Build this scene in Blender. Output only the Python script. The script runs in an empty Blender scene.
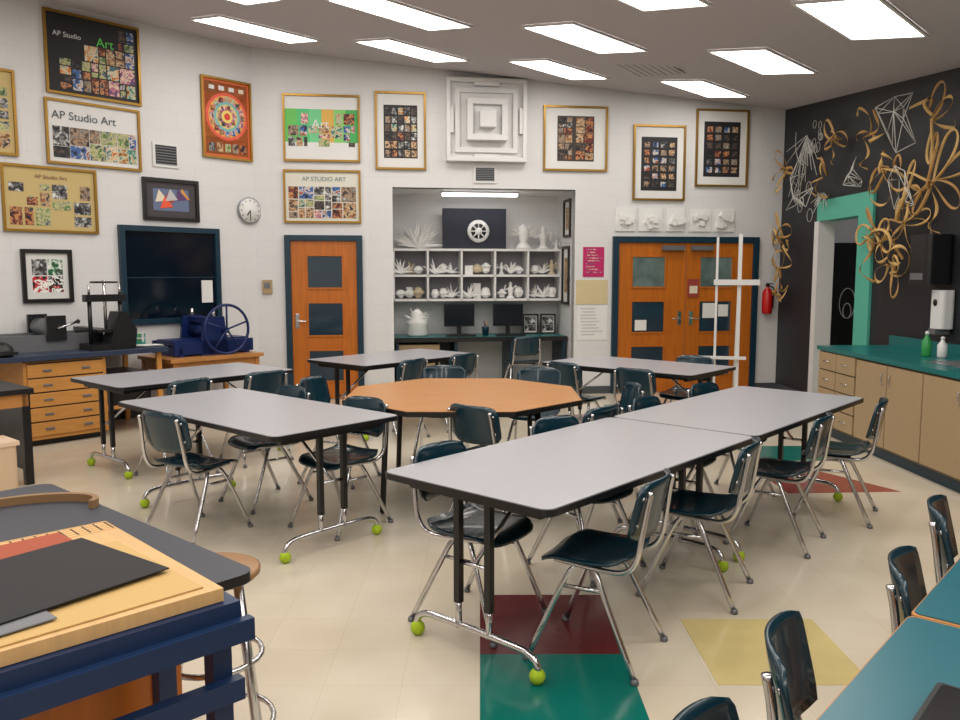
import bpy, math, random
from mathutils import Vector, Matrix, noise
rnd=random.Random(7)
scene=bpy.context.scene
scene.view_settings.view_transform='Standard'
# ------------------------------------------------------------------ materials
def lin(c):
    return tuple(((x/255)/12.92 if x/255<=.04045 else ((x/255+.055)/1.055)**2.4) for x in c)+(1,)
MATS={}
def mat(name,rgb,rough=.5,metal=0,var=0,scale=8,bump=0,emit=0,spec=.5,stretch=None,bscale=None,coat=0):
    if name in MATS: return MATS[name]
    m=bpy.data.materials.new(name);m.use_nodes=True
    nt=m.node_tree;b=nt.nodes['Principled BSDF']
    c=lin(rgb)
    b.inputs['Base Color'].default_value=c
    b.inputs['Roughness'].default_value=rough
    b.inputs['Metallic'].default_value=metal
    b.inputs['Specular IOR Level'].default_value=spec
    if coat: b.inputs['Coat Weight'].default_value=coat
    if emit:
        b.inputs['Emission Color'].default_value=c
        b.inputs['Emission Strength'].default_value=emit
    if var or bump:
        tc=nt.nodes.new('ShaderNodeTexCoord');mp=nt.nodes.new('ShaderNodeMapping')
        nt.links.new(tc.outputs['Object'],mp.inputs['Vector'])
        if stretch: mp.inputs['Scale'].default_value=stretch
        n=nt.nodes.new('ShaderNodeTexNoise');n.inputs['Scale'].default_value=scale;n.inputs['Detail'].default_value=6
        nt.links.new(mp.outputs['Vector'],n.inputs['Vector'])
        if var:
            r=nt.nodes.new('ShaderNodeValToRGB')
            r.color_ramp.elements[0].position=.3;r.color_ramp.elements[1].position=.7
            r.color_ramp.elements[0].color=tuple(x*(1-var) for x in c[:3])+(1,)
            r.color_ramp.elements[1].color=tuple(min(1,x*(1+var)) for x in c[:3])+(1,)
            nt.links.new(n.outputs['Fac'],r.inputs['Fac']);nt.links.new(r.outputs['Color'],b.inputs['Base Color'])
        if bump:
            bp=nt.nodes.new('ShaderNodeBump');bp.inputs['Strength'].default_value=bump;bp.inputs['Distance'].default_value=.01
            nt.links.new(n.outputs['Fac'],bp.inputs['Height']);nt.links.new(bp.outputs['Normal'],b.inputs['Normal'])
    MATS[name]=m
    return m
def photo_mat(i,cols,scale):
    """printed picture: patchy painterly colours"""
    m=mat('printed_picture_%d'%i,cols[0],.55)
    nt=m.node_tree;b=nt.nodes['Principled BSDF']
    tc=nt.nodes.new('ShaderNodeTexCoord');mp=nt.nodes.new('ShaderNodeMapping');mp.inputs['Location'].default_value=(i*3.1,i*1.7,i*.9)
    n=nt.nodes.new('ShaderNodeTexNoise');n.inputs['Scale'].default_value=scale;n.inputs['Detail'].default_value=3;n.inputs['Distortion'].default_value=.8
    r=nt.nodes.new('ShaderNodeValToRGB');e=r.color_ramp.elements
    k=len(cols)
    e[0].position=.3;e[0].color=lin(cols[0]);e[1].position=.72;e[1].color=lin(cols[-1])
    for j in range(1,k-1):
        x=e.new(.3+.42*j/(k-1));x.color=lin(cols[j])
    r.color_ramp.interpolation='CONSTANT' if i%2 else 'LINEAR'
    nt.links.new(tc.outputs['Object'],mp.inputs['Vector']);nt.links.new(mp.outputs['Vector'],n.inputs['Vector'])
    nt.links.new(n.outputs['Fac'],r.inputs['Fac']);nt.links.new(r.outputs['Color'],b.inputs['Base Color'])
    return m
def block_mat(name,rgb,mortar,rough=.6,bw=.4,bh=.2):
    m=mat(name,rgb,rough)
    nt=m.node_tree;b=nt.nodes['Principled BSDF']
    tc=nt.nodes.new('ShaderNodeTexCoord');sp=nt.nodes.new('ShaderNodeSeparateXYZ');cb=nt.nodes.new('ShaderNodeCombineXYZ')
    nt.links.new(tc.outputs['Object'],sp.inputs[0]);nt.links.new(sp.outputs['X'],cb.inputs['X']);nt.links.new(sp.outputs['Z'],cb.inputs['Y'])
    br=nt.nodes.new('ShaderNodeTexBrick');br.inputs['Scale'].default_value=1
    br.inputs['Brick Width'].default_value=bw;br.inputs['Row Height'].default_value=bh
    br.inputs['Mortar Size'].default_value=.004;br.inputs['Mortar Smooth'].default_value=.9
    br.inputs['Color1'].default_value=lin(rgb);br.inputs['Color2'].default_value=lin(tuple(x*.995 for x in rgb));br.inputs['Mortar'].default_value=lin(mortar)
    nt.links.new(cb.outputs[0],br.inputs['Vector']);nt.links.new(br.outputs['Color'],b.inputs['Base Color'])
    bp=nt.nodes.new('ShaderNodeBump');bp.invert=True;bp.inputs['Strength'].default_value=.15;bp.inputs['Distance'].default_value=.004
    nt.links.new(br.outputs['Fac'],bp.inputs['Height']);nt.links.new(bp.outputs['Normal'],b.inputs['Normal'])
    return m
def floor_mat():
    m=mat('vinyl_tile_floor',(216,204,182),.18,spec=.5)
    nt=m.node_tree;b=nt.nodes['Principled BSDF']
    tc=nt.nodes.new('ShaderNodeTexCoord')
    br=nt.nodes.new('ShaderNodeTexBrick');br.offset=0;br.inputs['Scale'].default_value=1
    br.inputs['Brick Width'].default_value=.305;br.inputs['Row Height'].default_value=.305
    br.inputs['Mortar Size'].default_value=.0015;br.inputs['Mortar Smooth'].default_value=.3
    br.inputs['Color1'].default_value=lin((220,210,192));br.inputs['Color2'].default_value=lin((216,206,187));br.inputs['Mortar'].default_value=lin((204,192,170))
    n=nt.nodes.new('ShaderNodeTexNoise');n.inputs['Scale'].default_value=1.3;n.inputs['Detail'].default_value=8
    mx=nt.nodes.new('ShaderNodeMix');mx.data_type='RGBA';mx.blend_type='MULTIPLY';mx.inputs['Factor'].default_value=.35
    r=nt.nodes.new('ShaderNodeValToRGB');r.color_ramp.elements[0].position=.35;r.color_ramp.elements[0].color=lin((212,202,184));r.color_ramp.elements[1].position=.65
    nt.links.new(tc.outputs['Object'],br.inputs['Vector']);nt.links.new(tc.outputs['Object'],n.inputs['Vector'])
    nt.links.new(n.outputs['Fac'],r.inputs['Fac'])
    nt.links.new(br.outputs['Color'],mx.inputs[6]);nt.links.new(r.outputs['Color'],mx.inputs[7]);nt.links.new(mx.outputs[2],b.inputs['Base Color'])
    return m
WALL=block_mat('painted_block_white',(218,218,219),(208,208,210))
BLACK=block_mat('painted_block_black',(30,32,38),(25,27,32),.55)
FLOOR=floor_mat()
CEIL=mat('ceiling_paint',(188,183,187),.9,var=.02,scale=30)
LAMI=mat('laminate_gray',(166,166,172),.3,var=.03,scale=120)
EDGE=mat('black_edge',(18,18,20),.4)
BLKM=mat('black_steel',(20,21,24),.35)
CHROME=mat('chrome',(205,205,208),.18,1)
SHELL=mat('chair_shell_teal',(5,44,58),.25,coat=.3)
BALL=mat('tennis_ball',(168,196,40),.9,var=.1,scale=60,bump=.3)
OAK=mat('table_wood',(182,126,70),.35,var=.12,scale=3,stretch=(1,12,1))
DOORW=mat('door_wood',(182,100,20),.38,var=.14,scale=2.5,stretch=(14,14,1))
TEALF=mat('teal_frame',(6,46,64),.4)
TEALT=mat('teal_laminate',(28,98,112),.3,var=.03,scale=60)
TEALC=mat('teal_counter',(14,106,106),.3)
AQUA=mat('aqua_trim',(84,176,156),.5)
TAN=mat('cabinet_tan',(168,144,110),.45,var=.03,scale=40)
GLASSD=mat('dark_glass',(8,20,34),.08,spec=.8)
PANE=mat('door_glass',(34,54,68),.08,spec=.8)
PANE_REFL=mat('door_glass_reflection',(96,114,112),.08,var=.35,scale=5,spec=.8)  # bright reflection in top panes painted into the glass colour, pale and mottled
GOLD=mat('gold_frame',(150,114,44),.35,.6)
BFR=mat('black_frame',(20,18,18),.35)
MATB=mat('mat_board',(222,222,220),.8)
WHITE=mat('white_paint',(220,220,220),.5)
PAPERW=mat('white_paper',(226,226,224),.8)
MAPLE=mat('flat_file_maple',(196,138,70),.4,var=.1,scale=3,stretch=(2,2,16))
GREYM=mat('machine_grey',(112,114,118),.4,.3)
DGREY=mat('bench_slate',(56,60,70),.45,var=.05,scale=50)
BLUEM=mat('press_blue',(10,34,90),.4)
NAVY=mat('cutter_navy',(18,44,82),.4)
PINE=mat('pine_board',(210,170,116),.45,var=.08,scale=4,stretch=(14,1,1))
STRIP=mat('bent_wood_strip',(202,164,100),.6,var=.14,scale=10)
WIREW=mat('wire_white',(215,215,210),.5)
LIGHTP=mat('light_panel',(255,249,241),.5,emit=9.4)
LIGHT2=mat('light_panel_small',(255,250,245),.5,emit=8)
BASEB=mat('baseboard_grey',(70,75,80),.5)
PAL=[mat('ink_%d'%i,c,.6) for i,c in enumerate([(24,24,28),(60,52,48),(150,60,50),(210,150,70),(60,110,90),(50,90,150),(190,190,190),(120,90,70),(225,215,190),(90,60,110),(230,90,60),(110,160,70),(40,60,60),(222,222,222)])]
INK=dict(k=PAL[0],brown=PAL[1],red=PAL[2],ochre=PAL[3],green=PAL[4],blue=PAL[5],grey=PAL[6],umber=PAL[7],cream=PAL[8],purple=PAL[9],orange=PAL[10],lime=PAL[11],dk=PAL[12],w=PAL[13])
PH=[photo_mat(i,c,s) for i,(c,s) in enumerate([
 ([(30,28,30),(90,70,60),(180,150,120),(60,80,90),(200,195,185)],20),
 ([(20,22,26),(110,46,36),(190,130,80),(40,60,70),(215,205,180)],16),
 ([(40,60,50),(110,140,80),(200,190,140),(60,90,110),(30,30,30)],18),
 ([(24,30,60),(60,100,160),(200,190,180),(150,70,50),(20,20,30)],14),
 ([(70,40,30),(150,100,60),(210,180,140),(60,50,60),(20,20,20)],20),
 ([(20,20,22),(70,70,72),(140,140,140),(215,215,213),(40,40,44)],20),
 ([(160,50,40),(210,140,60),(220,210,180),(60,110,120),(30,40,60)],16),
 ([(90,60,110),(180,110,130),(220,190,170),(60,60,80),(20,20,20)],16),
 ([(30,60,60),(60,130,120),(200,200,170),(180,120,50),(40,30,30)],16),
 ([(14,14,16),(40,38,40),(90,72,64),(24,26,30),(140,130,120)],16)])]
PHD=[PH[0],PH[4],PH[5],PH[9],PH[1],PH[9]]
# ------------------------------------------------------------------ mesh builder
class M:
    def __init__(s): s.v=[];s.f=[];s.mi=[];s.sm=[];s.mats=[]
    def m(s,mt):
        if mt not in s.mats: s.mats.append(mt)
        return s.mats.index(mt)
    def add(s,vs,fs,mt,smooth=False,T=None):
        o=len(s.v);i=s.m(mt)
        for p in vs:
            p=Vector(p)
            if T is not None: p=T@p
            s.v.append(p)
        for f in fs: s.f.append([o+a for a in f]);s.mi.append(i);s.sm.append(smooth)
        return s
    def box(s,x0,x1,y0,y1,z0,z1,mt,T=None):
        return s.add([(x0,y0,z0),(x1,y0,z0),(x1,y1,z0),(x0,y1,z0),(x0,y0,z1),(x1,y0,z1),(x1,y1,z1),(x0,y1,z1)],
            [(0,3,2,1),(4,5,6,7),(0,1,5,4),(1,2,6,5),(2,3,7,6),(3,0,4,7)],mt,False,T)
    def prism(s,pts,z0,z1,mt,side=None,T=None):
        n=len(pts)
        s.add([(p[0],p[1],z1) for p in pts],[tuple(range(n))],mt,False,T)
        s.add([(p[0],p[1],z0) for p in pts],[tuple(reversed(range(n)))],side or mt,False,T)
        s.add([(p[0],p[1],z0) for p in pts]+[(p[0],p[1],z1) for p in pts],[(i,(i+1)%n,n+(i+1)%n,n+i) for i in range(n)],side or mt,False,T)
        return s
    def tube(s,pts,r,mt,seg=8,smooth=True,closed=False,T=None,r2=None):
        pts=[Vector(p) for p in pts];n=len(pts);rings=[]
        up=None
        for i in range(n):
            if closed: d=pts[(i+1)%n]-pts[i-1]
            else: d=(pts[min(i+1,n-1)]-pts[max(i-1,0)])
            d.normalize()
            if up is None:
                up=Vector((0,0,1)) if abs(d.z)<.9 else Vector((1,0,0))
            a=d.cross(up)
            if a.length<1e-5: a=d.orthogonal()
            a.normalize();b=a.cross(d).normalized();up=b
            rr=r if r2 is None else r+(r2-r)*i/(n-1)
            rings.append([pts[i]+a*rr*math.cos(t)+b*rr*math.sin(t) for t in [2*math.pi*k/seg for k in range(seg)]])
        vs=[p for q in rings for p in q];fs=[]
        for i in range(n if closed else n-1):
            j=(i+1)%n
            for k in range(seg):
                l=(k+1)%seg;fs.append((i*seg+k,i*seg+l,j*seg+l,j*seg+k))
        if not closed: fs+= [tuple(reversed(range(seg))),tuple((n-1)*seg+k for k in range(seg))]
        return s.add(vs,fs,mt,smooth,T)
    def cyl(s,p0,p1,r,mt,seg=16,r2=None,T=None): return s.tube([p0,p1],r,mt,seg,True,False,T,r2)
    def lathe(s,prof,c,mt,seg=16,T=None):
        vs=[];n=len(prof)
        for (r,z) in prof:
            for k in range(seg):
                t=2*math.pi*k/seg;vs.append((c[0]+r*math.cos(t),c[1]+r*math.sin(t),c[2]+z))
        fs=[(i*seg+k,i*seg+(k+1)%seg,(i+1)*seg+(k+1)%seg,(i+1)*seg+k) for i in range(n-1) for k in range(seg)]
        fs+=[tuple(reversed(range(seg))),tuple((n-1)*seg+k for k in range(seg))]
        return s.add(vs,fs,mt,True,T)
    def ball(s,c,r,mt,seg=12,sq=1,T=None):
        prof=[(max(.0005,r*math.sin(math.pi*i/8)),-r*sq*math.cos(math.pi*i/8)) for i in range(9)]
        return s.lathe(prof,c,mt,seg,T)
    def shell(s,fn,nu,nv,th,mt,nrm,T=None):
        nrm=Vector(nrm).normalized()*th
        top=[Vector(fn(-1+2*i/nu,-1+2*j/nv)) for j in range(nv+1) for i in range(nu+1)]
        N=len(top);w=nu+1
        vs=top+[p-nrm for p in top];fs=[]
        for j in range(nv):
            for i in range(nu):
                a=j*w+i;fs.append((a,a+1,a+1+w,a+w));fs.append((N+a,N+a+w,N+a+1+w,N+a+1))
        rim=[i for i in range(w)]+[j*w+nu for j in range(1,nv+1)]+[nv*w+i for i in range(nu-1,-1,-1)]+[j*w for j in range(nv-1,0,-1)]
        for k in range(len(rim)):
            a=rim[k];b=rim[(k+1)%len(rim)];fs.append((a,N+a,N+b,b))
        return s.add(vs,fs,mt,True,T)
    def mesh(s,name):
        me=bpy.data.meshes.new(name);me.from_pydata([tuple(p) for p in s.v],[],s.f)
        for mt in s.mats: me.materials.append(mt)
        me.polygons.foreach_set('material_index',s.mi);me.polygons.foreach_set('use_smooth',s.sm)
        me.update();return me
    def obj(s,name,loc=(0,0,0),rot=0,bevel=0):
        o=bpy.data.objects.new(name,s.mesh(name));scene.collection.objects.link(o)
        o.location=loc;o.rotation_euler=(0,0,rot)
        if bevel:
            b=o.modifiers.new('bevel','BEVEL');b.width=bevel;b.segments=2;b.limit_method='ANGLE'
        return o
def inst(name,me,loc,rot=0):
    o=bpy.data.objects.new(name,me);scene.collection.objects.link(o);o.location=loc;o.rotation_euler=(0,0,rot);return o
def smoothpath(pts,n=6):
    P=[Vector(p) for p in pts];P=[P[0]*2-P[1]]+P+[P[-1]*2-P[-2]];out=[]
    for i in range(1,len(P)-2):
        for k in range(n):
            t=k/n;out.append(.5*((2*P[i])+(P[i+1]-P[i-1])*t+(2*P[i-1]-5*P[i]+4*P[i+1]-P[i+2])*t*t+(-P[i-1]+3*P[i]-3*P[i+1]+P[i+2])*t**3))
    out.append(P[-2]);return out
def rrect(x0,x1,y0,y1,r,n=5):
    out=[]
    for cx,cy,a in [(x1-r,y0+r,-90),(x1-r,y1-r,0),(x0+r,y1-r,90),(x0+r,y0+r,180)]:
        for k in range(n+1):
            t=math.radians(a+90*k/n);out.append((cx+r*math.cos(t),cy+r*math.sin(t)))
    return out
# ------------------------------------------------------------------ frames of reference (metres)
aA=math.radians(41.6)
A=Vector((math.sin(aA),math.cos(aA),0));B=Vector((-A.y,A.x,0));RA=math.atan2(A.y,A.x)
LC=Vector((-2.77,10.25,0));RC=Vector((4.07,11.21,0))
BD=(RC-LC).normalized();RBW=math.atan2(BD.y,BD.x)
RD=Vector((.025,-1,0)).normalized();RRW=math.atan2(RD.y,RD.x)
def ceilz(x,y): return 3.057-.094*x+.0968*y
def LW(s,z,n=0): p=LC-A*s+Vector((A.y,-A.x,0))*n; return (p.x,p.y,z)
def BW(s,z,n=0): p=LC+BD*s+Vector((BD.y,-BD.x,0))*n; return (p.x,p.y,z)
def RW(s,z,n=0): p=RC+RD*s+Vector((RD.y,-RD.x,0))*n; return (p.x,p.y,z)
BLEN=(RC-LC).length
# ------------------------------------------------------------------ shell
big=[(-3.6,12.4),(6.6,12.4),(6.6,-2.6),(-8.2,-2.6),(-8.2,4.5)]
m=M();m.prism(list(reversed(big)),-.1,0,FLOOR);m.obj('floor')
m=M();n=len(big);vs=[(x,y,ceilz(x,y)) for x,y in big]+[(x,y,ceilz(x,y)+.12) for x,y in big]
m.add(vs,[tuple(range(n)),tuple(reversed(range(n,2*n)))]+[(i,(i+1)%n,n+(i+1)%n,n+i) for i in range(n)],CEIL);m.obj('ceiling')
T_=.15
m=M();m.box(-9,0,0,T_,0,4.9,WALL);o=m.obj('wall_left',LC,RA);
m=M();m.box(-.02,1.684,0,T_,0,4.9,WALL).box(4.05,BLEN+.2,0,T_,0,4.9,WALL).box(1.684,4.05,0,T_,2.675,4.9,WALL)
m.obj('wall_back',LC,RBW)
m=M();m.box(1.58,1.684,0.02,1.1,0,2.9,WALL).box(4.05,4.15,0.02,1.1,0,2.9,WALL).box(1.58,4.15,1.0,1.1,0,2.9,WALL).box(1.6,4.14,.02,1.1,2.675,2.8,WALL)
m.obj('wall_niche',LC,RBW)
m=M();m.box(0,1.18,0,T_,0,4.6,BLACK).box(2.53,13.6,0,T_,0,4.6,BLACK).box(1.18,2.53,0,T_,2.46,4.6,BLACK)
m.obj('wall_right',RC,RRW)
m=M();m.box(-8,4.6,-2.35,-2.2,0,4.6,WALL);m.obj('wall_front')
m=M();m.box(-7.9,-7.75,-2.2,5,0,4.9,WALL);m.obj('wall_side')
m=M();m.box(4.2,6.3,11.9,12.0,0,3.2,WALL).box(6.2,6.3,7,12,0,3.2,WALL).box(4.3,6.3,7,7.1,0,3.2,WALL);m.obj('wall_storeroom')
m=M();m.box(-7.4,-.01,-.012,0,0,.1,BASEB);m.obj('baseboard_left',LC,RA)
m=M();m.box(0.01,.33,-.012,0,0,.1,BASEB).box(1.31,1.68,-.012,0,0,.1,BASEB).box(4.06,4.55,-.012,0,0,.1,BASEB).box(6.6,BLEN-.01,-.012,0,0,.1,BASEB);m.obj('baseboard_back',LC,RBW)
m=M();m.box(0.02,1.17,-.012,0,0,.1,BASEB);m.obj('baseboard_right',RC,RRW)
def inlay(name,pts,rgb):
    mt=mat(name,rgb,.18,var=.06,scale=6);m=M();m.prism(pts,0,.002,mt);m.obj('floor_tile_inlay')
def sq(x0,x1,y0,y1): return [(x0,y0),(x1,y0),(x1,y1),(x0,y1)]
inlay('tile_red',sq(0,.61,3.31,3.95),(104,42,44))
inlay('tile_teal',[(0,3.308),(0,2.4),(.61,2.4),(.61,3.308)],(12,108,98))
inlay('tile_yellow',[(.93,3.66),(.93,3.05),(1.54,3.05),(1.54,3.66)],(208,190,132))
inlay('tile_red2',[(2.25,6.7),(2.25,5.85),(3.1,5.9),(2.6,6.8)],(150,70,62))
inlay('tile_teal',sq(2.35,3.0,6.9,7.5),(20,122,110))
inlay('tile_red',sq(.95,1.5,8.6,9.2),(116,52,52))
inlay('tile_teal',sq(1.5,2.1,9.3,9.9),(20,122,110))
# ------------------------------------------------------------------ ceiling lights
def clight(cx,cy,L=1.22,W=.56):
    m=M()
    def P(a,b,dz): 
        p=Vector((cx,cy,0))+A*a+B*b; return (p.x-cx,p.y-cy,ceilz(p.x,p.y)-dz-ceilz(cx,cy))
    c=[(-L/2,-W/2),(L/2,-W/2),(L/2,W/2),(-L/2,W/2)];c2=[(x+.025*(1 if x<0 else -1),y+.025*(1 if y<0 else -1)) for x,y in c]
    m.add([P(a,b,.001) for a,b in c]+[P(a,b,.02) for a,b in c]+[P(a,b,.02) for a,b in c2]+[P(a,b,.016) for a,b in c2],
      [(i,(i+1)%4,4+(i+1)%4,4+i) for i in range(4)]+[(4+i,4+(i+1)%4,8+(i+1)%4,8+i) for i in range(4)]+[(8+i,8+(i+1)%4,12+(i+1)%4,12+i) for i in range(4)],WHITE)
    m.add([P(a,b,.016) for a,b in c2],[(3,2,1,0)],LIGHTP)
    m.obj('ceiling_light',(cx,cy,ceilz(cx,cy)))
for (x,y) in [(.964,7.65),(2.66,7.93),(.906,9.59),(2.655,9.96),(-.73,9.26),(-2.33,8.89),(-.67,7.32),(-2.27,6.95),(1.02,5.72),(2.70,6.0),(-.63,5.35),(-2.25,5.0),(-3.9,6.6),(-3.9,4.7),
   (1.05,3.75),(2.75,4.05),(-.6,3.4),(-2.25,3.05),(-4,2.7),(1.1,1.8),(2.8,2.1),(-.55,1.45),(-2.25,1.1),(1.1,-.2),(2.8,.1),(-.6,-.5),(-2.3,-.9),(-5.6,2.4),(-5.4,.4)]:  # fittings outside the view continue the grid, added to light the room
    clight(x,y)
m=M();m.box(-.3,.3,-.3,.3,-.012,-.004,CEIL)
for k in range(7): m.box(-.27,.27,-.26+k*.08,-.245+k*.08,-.016,-.012,mat('vent_shadow',(164,160,165),.6))
o=m.obj('ceiling_vent',(1.75,8.9,ceilz(1.75,8.9)));o.rotation_euler=(math.atan(.0968),math.atan(.094),RA)
# ------------------------------------------------------------------ posters
def text(parent,s,size,x,y,z,mt,align='LEFT'):
    c=bpy.data.curves.new('lettering','FONT');c.body=s;c.size=size;c.align_x=align;c.extrude=.0005
    c.materials.append(mt)
    o=bpy.data.objects.new('lettering',c);scene.collection.objects.link(o);o.parent=parent
    o.location=(x,y,z);o.rotation_euler=(math.pi/2,0,0);return o
def frame(m,w,h,fm,fw=.035,d=.035):
    m.box(-w/2,w/2,-.01,0,-h/2,h/2,MATB)
    m.box(-w/2,-w/2+fw,-d,-.002,-h/2,h/2,fm).box(w/2-fw,w/2,-d,-.002,-h/2,h/2,fm)
    m.box(-w/2+fw,w/2-fw,-d,-.002,-h/2,-h/2+fw,fm).box(-w/2+fw,w/2-fw,-d,-.002,h/2-fw,h/2,fm)
def q(m,x0,x1,z0,z1,mt,y=-.0125): m.add([(x0,y,z0),(x1,y,z0),(x1,y,z1),(x0,y,z1)],[(0,1,2,3)],mt)
def collage(m,x0,x1,z0,z1,cell,mats,gap=.006,y=-.015,skip=0):
    w=x1-x0;h=z1-z0
    if max(w,h)<cell*rnd.uniform(1.1,1.7) :
        if rnd.random()>=skip and w>2*gap and h>2*gap: q(m,x0+gap,x1-gap,z0+gap,z1-gap,rnd.choice(mats),y-rnd.random()*.0015)
        return
    t=rnd.uniform(.36,.64)
    if w>h: collage(m,x0,x0+w*t,z0,z1,cell,mats,gap,y,skip);collage(m,x0+w*t,x1,z0,z1,cell,mats,gap,y,skip)
    else: collage(m,x0,x1,z0,z0+h*t,cell,mats,gap,y,skip);collage(m,x0,x1,z0+h*t,z1,cell,mats,gap,y,skip)
def grid(m,x0,x1,z0,z1,nx,nz,mats,g=.1):
    dx=(x1-x0)/nx;dz=(z1-z0)/nz
    for i in range(nx):
        for j in range(nz):
            g1=g+rnd.random()*.1;q(m,x0+(i+g1)*dx,x0+(i+1-g)*dx,z0+(j+g)*dz,z0+(j+1-g1)*dz,rnd.choice(mats),-.0155)
I=INK
def poster(wallf,rot,s,z,w,h,kind,fm=GOLD):
    m=M();fw=.025 if fm is GOLD else .04
    frame(m,w,h,fm,fw)
    iw,ih=w/2-fw,h/2-fw
    txt=[]
    if kind=='black':
        q(m,-iw,iw,-ih,ih,I['k']);collage(m,-.36*w,iw-.03,-ih+.03,-ih*.1,.12,PH);collage(m,-.1,iw-.03,-ih*.1,ih*.34,.13,PH);collage(m,.26,iw-.03,ih*.34,ih*.9,.12,PH)
        txt=[('AP Studio',.07,-iw+.06,ih-.22,I['w']),('Art',.13,.03,ih-.25,mat('ink_brightgreen',(90,210,80),.5))]
    elif kind=='white':
        q(m,-iw,iw,-ih,ih,I['w']);collage(m,-iw+.04,iw-.02,-ih+.04,ih*.2,.17,PH+[PH[5]],.003)
        txt=[('AP Studio Art',.115,-iw+.04,ih-.17,mat('ink_slate',(70,80,90),.6))]
    elif kind=='gold':
        mt=mat('ink_goldpaper',(196,174,118),.7);q(m,-iw,iw,-ih,ih,mt);collage(m,-iw+.03,iw-.03,-ih+.03,ih-.14,.16,[PH[0],PH[2],PH[4],PH[5],PH[1]],.012,skip=.12)
        txt=[('AP Studio Art',.055,-.15,ih-.10,I['umber'])]
    elif kind=='rainbow':
        q(m,-iw,iw,-ih,ih,mat('ink_orangepaper',(210,100,50),.6));q(m,-iw*.92,iw*.92,-ih*.94,-ih*.5,I['lime']);q(m,-iw*.92,iw*.92,ih*.66,ih*.94,mat('ink_mint',(150,190,120),.6))
        q(m,-iw*.92,iw*.92,-ih*.5,ih*.66,mat('ink_yellow',(226,190,90),.6))
        cols=[(225,90,70),(235,170,90),(220,130,150),(120,180,180),(220,200,130),(190,90,150),(230,210,110),(210,60,50)]
        for k,cc in enumerate(cols):
            R=iw*.9*(1-k/8.2);pts=[(R*math.cos(t),-.014-.0012*k,.03+R*math.sin(t)) for t in [2*math.pi*j/32 for j in range(32)]]
            m.add(pts,[tuple(range(32))],mat('ring_%d'%k,cc,.6))
        for k in range(16):
            t=k*math.pi/8;c=(iw*.66*math.cos(t),.03+iw*.66*math.sin(t));q(m,c[0]-.028,c[0]+.028,c[1]-.028,c[1]+.028,rnd.choice(PH),-.0235)
        for k in range(9):
            t=k*math.pi/4.5;c=(iw*.34*math.cos(t),.03+iw*.34*math.sin(t));q(m,c[0]-.024,c[0]+.024,c[1]-.024,c[1]+.024,rnd.choice(PH),-.0245)
        grid(m,-iw*.85,iw*.85,-ih*.9,-ih*.6,5,1,PH)
        grid(m,-iw*.85,iw*.85,ih*.7,ih*.9,4,1,[I['cream'],I['w']],.2)
    elif kind=='band':
        q(m,-iw,iw,-ih,ih,I['w'])
        for k,cc in enumerate([(100,190,90),(80,190,120),(110,200,140),(215,170,80),(130,200,110),(70,170,90)]):
            q(m,-iw+k*iw/3,-iw+(k+1)*iw/3,-ih*.45,ih*.6,mat('band_%d'%k,cc,.6),-.013)
        collage(m,-iw+.03,iw-.03,-ih*.6,ih*.1,.12,PH,.008,skip=.12);collage(m,-iw+.03,-.15,ih*.1,ih*.5,.12,PH,.012,skip=.2);collage(m,.16,iw-.03,ih*.1,ih*.5,.12,PH,.012,skip=.2)
        txt=[('Art',.15,-.12,.0,I['w'])]
    elif kind=='title':
        q(m,-iw,iw,-ih,ih,mat('ink_ivory',(216,214,202),.7));collage(m,-iw+.03,iw-.03,-ih+.03,ih*.42,.13,PH+[PH[5],PH[2]],.006)
        txt=[('AP STUDIO ART',.075,-iw+.2,ih-.11,mat('ink_sage',(120,140,140),.6))]
    elif kind=='photos':
        q(m,-iw*.72,iw*.72,-ih*.74,ih*.7,I['k'],-.012);grid(m,-iw*.7,iw*.7,-ih*.72,ih*.66,5,6,PHD+[PH[5],PH[8],PH[6]],.07)
    elif kind=='photos2':
        q(m,-iw*.6,iw*.62,-ih*.74,ih*.74,I['brown'],-.012);collage(m,-iw*.58,-iw*.1,-ih*.7,ih*.7,.09,PHD,.006);collage(m,0,iw*.6,-ih*.7,ih*.7,.14,[PH[4],PH[1],PH[9],PH[6]],.006)
    elif kind=='photos3':
        q(m,-iw*.74,iw*.74,-ih*.78,ih*.72,I['k'],-.012);grid(m,-iw*.68,iw*.68,-ih*.7,ih*.62,4,6,PHD+[PH[0],PH[3]],.14)
    elif kind=='abstract':
        q(m,-iw,iw,-ih,ih,mat('mat_dark',(70,66,70),.8));q(m,-iw*.72,iw*.72,-ih*.62,ih*.62,mat('ink_dusk',(100,114,146),.7),-.013)
        for k in range(8):
            cx=rnd.uniform(-.5,.5)*iw;cz=rnd.uniform(-.35,.2)*ih
            m.add([(cx-.07,-.0145-k*.0003,cz-.04),(cx+.08,-.0145-k*.0003,cz-.02),(cx+rnd.uniform(-.05,.05),-.0145-k*.0003,cz+.1)],[(0,1,2)],[I['orange'],I['red'],I['ochre'],I['purple'],I['cream'],I['red'],I['orange'],I['grey']][k])
    elif kind=='quad':
        q(m,-iw*.8,iw*.8,-ih*.8,ih*.8,I['w'])
        cs=[PH[5],photo_mat(20,[(30,120,70),(240,240,235),(30,120,70),(20,20,20),(240,240,235)],14),photo_mat(21,[(190,40,50),(240,240,235),(190,40,50),(20,20,20),(240,240,235)],14),photo_mat(23,[(20,20,20),(240,240,235),(20,20,20),(190,40,50),(240,240,235)],16)]
        for i,(a,b) in enumerate([(-1,1),(1,1),(-1,-1),(1,-1)]):
            x0=min(0,a*iw*.75);z0=min(0,b*ih*.75);q(m,x0+.008,x0+iw*.74,z0+.008,z0+ih*.74,cs[i],-.014)
    o=m.obj('framed_poster' if fm is GOLD else 'framed_artwork',wallf(s,z,.002),rot)
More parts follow.
